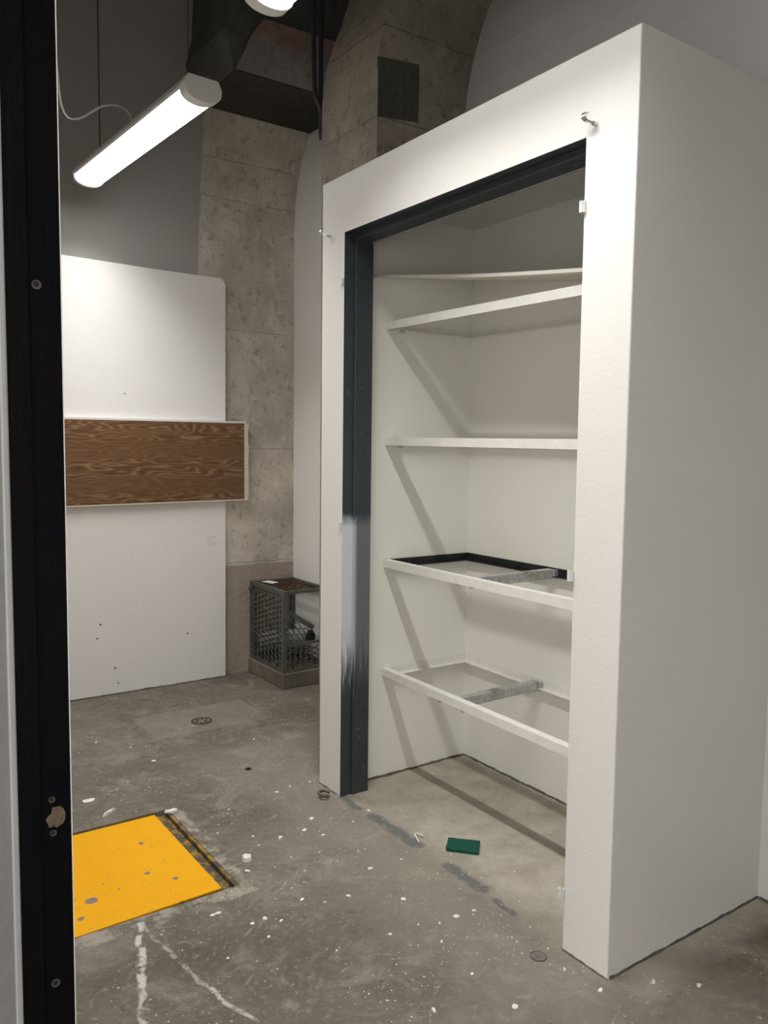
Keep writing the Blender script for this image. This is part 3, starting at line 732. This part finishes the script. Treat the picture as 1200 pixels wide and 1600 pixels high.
bm = cyl(bmesh.new(), (1.635, 1.546, 0), 0.024, 0.003, 32)
tube(bm, [(1.635 + 0.022*math.cos(t*math.pi/16), 1.546 + 0.022*math.sin(t*math.pi/16), 0.003) for t in range(33)], 0.0015, 6)
tag(obj('metal_disc', bm, 'cap', None, loc=(1.635, 1.546, 0)), 'flat round metal disc in the floor by the closet corner', 'disc')
bm = cyl(bmesh.new(), (1.525, 3.223, 0), 0.014, 0.003, 20); cyl(bm, (1.525, 3.223, 0.003), 0.007, 0.004, 6)
tag(obj('floor_bolt', bm, 'iron', None, loc=(1.525, 3.223, 0)), 'small dark bolt head set in the open floor', 'bolt')
bm = bmesh.new()
tube(bm, [(1.660 + 0.022*math.cos(t), 2.786 + 0.022*math.sin(t), 0.010 + 0.010*math.sin(t*0.5 + 0.6)) for t in [k*0.30 for k in range(18)]], 0.0055, 8)
tag(obj('bent_ring', bm, 'rustring', None, True, (1.66, 2.786, 0)), 'bent brown metal ring on the floor by the far closet jamb', 'ring')

# scouring pad
bm = bmesh.new(); nx, ny = 18, 12
c0, ux, uy = Vector((1.866, 2.149, 0)), Vector((0.078, -0.090, 0)).normalized(), Vector((0.066, 0.064, 0)).normalized()
grid = {}
for lay in (0, 1):
    for j in range(ny+1):
        for i in range(nx+1):
            p = c0 + ux*((i/nx-0.5)*0.118) + uy*((j/ny-0.5)*0.086)
            e = min(i, nx-i, j, ny-j); wob_ = Vector(noise.noise_vector(p*60))*0.0025
            lift = 0.006*max(0, (j/ny-0.5))*(i/nx)
            z = (0.0015 + lift) if lay == 0 else (0.012 + lift + 0.002*noise.noise(p*45) - (0.0025 if e == 0 else 0))
            grid[lay, i, j] = bm.verts.new((p.x + (wob_.x if e == 0 else 0), p.y + (wob_.y if e == 0 else 0), z))
for lay in (0, 1):
    for j in range(ny):
        for i in range(nx): bm.faces.new((grid[lay, i, j], grid[lay, i+1, j], grid[lay, i+1, j+1], grid[lay, i, j+1]))
ed = [(i, 0) for i in range(nx)] + [(nx, j) for j in range(ny)] + [(i, ny) for i in range(nx, 0, -1)] + [(0, j) for j in range(ny, 0, -1)]
for k in range(len(ed)):
    a, b = ed[k], ed[(k+1) % len(ed)]; bm.faces.new((grid[0, a[0], a[1]], grid[0, b[0], b[1]], grid[1, b[0], b[1]], grid[1, a[0], a[1]]))
tag(obj('scouring_pad', bm, 'pad', None, loc=tuple(c0)), 'dark green scouring pad lying on the closet floor', 'pad')

# ------------------------------------------------------------------ debris
def flake_bm(x, y, rx, ry, h, rot, seed):
    random.seed(seed); k = 9; bm = bmesh.new(); lo_, hi_ = [], []
    for i in range(k):
        a = 2*math.pi*i/k; q = random.uniform(0.65, 1.2)
        px, py = rx*q*math.cos(a), ry*q*math.sin(a)
        X, Y = x + px*math.cos(rot) - py*math.sin(rot), y + px*math.sin(rot) + py*math.cos(rot)
        lo_.append(bm.verts.new((X, Y, 0.0004))); hi_.append(bm.verts.new((x + (X-x)*0.85, y + (Y-y)*0.85, h*random.uniform(0.6, 1.2))))
    bm.faces.new(lo_); bm.faces.new(hi_[::-1])
    for i in range(k): bm.faces.new((lo_[i], lo_[(i+1) % k], hi_[(i+1) % k], hi_[i]))
    return bm
def flake(name, label, cat, x, y, rx, ry, h, rot=0.0, seed=0, mat='chip', group=None):
    return tag(obj(name, flake_bm(x, y, rx, ry, h, rot, seed), mat, None, loc=(x, y, 0)), label, cat, group)
flake('plaster_chunk', 'largest cream plaster chunk on the floor right of the yellow hatch', 'debris', 1.175, 2.504, 0.019, 0.022, 0.016, 0.5, 3)
flake('plaster_chunk', 'cream plaster chunk at the far corner of the yellow hatch', 'debris', 1.089, 3.000, 0.026, 0.012, 0.010, -0.4, 5)
flake('paint_sliver', 'long curled white paint sliver behind the yellow hatch', 'debris', 0.880, 3.122, 0.050, 0.009, 0.012, 0.58, 7)
flake('paint_sliver', 'white paint patch on the floor by the black jamb behind the hatch', 'debris', 0.852, 3.285, 0.030, 0.022, 0.002, 0.3, 8)
bm = bmesh.new()
tube(bm, spline([(1.752, 2.262, 0.003), (1.758, 2.285, 0.010), (1.766, 2.305, 0.014), (1.785, 2.300, 0.010), (1.789, 2.286, 0.006)], 6), 0.003, 6)
tag(obj('curled_strip', bm, 'chip', None, True, (1.76, 2.3, 0)), 'curled white strip on the threshold left of the green pad', 'debris')
FL = [(1.287,2.897),(1.709,3.547),(1.205,3.546),(1.688,2.955),(1.521,2.937),(1.593,2.958),(1.522,2.649),(1.453,2.582),(1.491,2.508),(1.268,2.643),
 (1.258,2.569),(1.147,2.43),(1.349,2.579),(1.17,2.738),(1.643,2.538),(1.308,2.323),(0.963,2.252),(0.944,2.252),(1.071,2.148),(1.106,2.108),
 (1.215,2.174),(1.038,2.056),(1.17,1.888),(1.028,2.144),(1.051,3.923),(1.169,3.766),(0.896,2.029),(1.629,2.203),(1.501,1.829),(1.567,1.829),
 (1.443,1.859),(1.487,1.998),(1.448,1.753),(1.654,1.464),(1.249,1.538),(1.427,1.593),(1.668,1.350),(1.818,1.292),(1.907,1.213),(1.432,1.432),
 (1.745,2.583),(1.634,1.822),(1.505,2.213),(1.535,2.336),(1.344,1.867),(1.351,2.11),(1.269,2.121),(1.313,2.428)]
rr = random.Random(21)
for i, (x, y) in enumerate(FL):
    s = rr.choice((0.005, 0.006, 0.008, 0.011)); e = rr.uniform(0.5, 1.0)
    flake('paint_flake', 'tiny white paint flake lying loose on the bare concrete floor', 'debris', x, y, s, s*e, 0.003, rr.uniform(0, 3), 100+i, 'chip', 'paint flakes scattered on the floor')
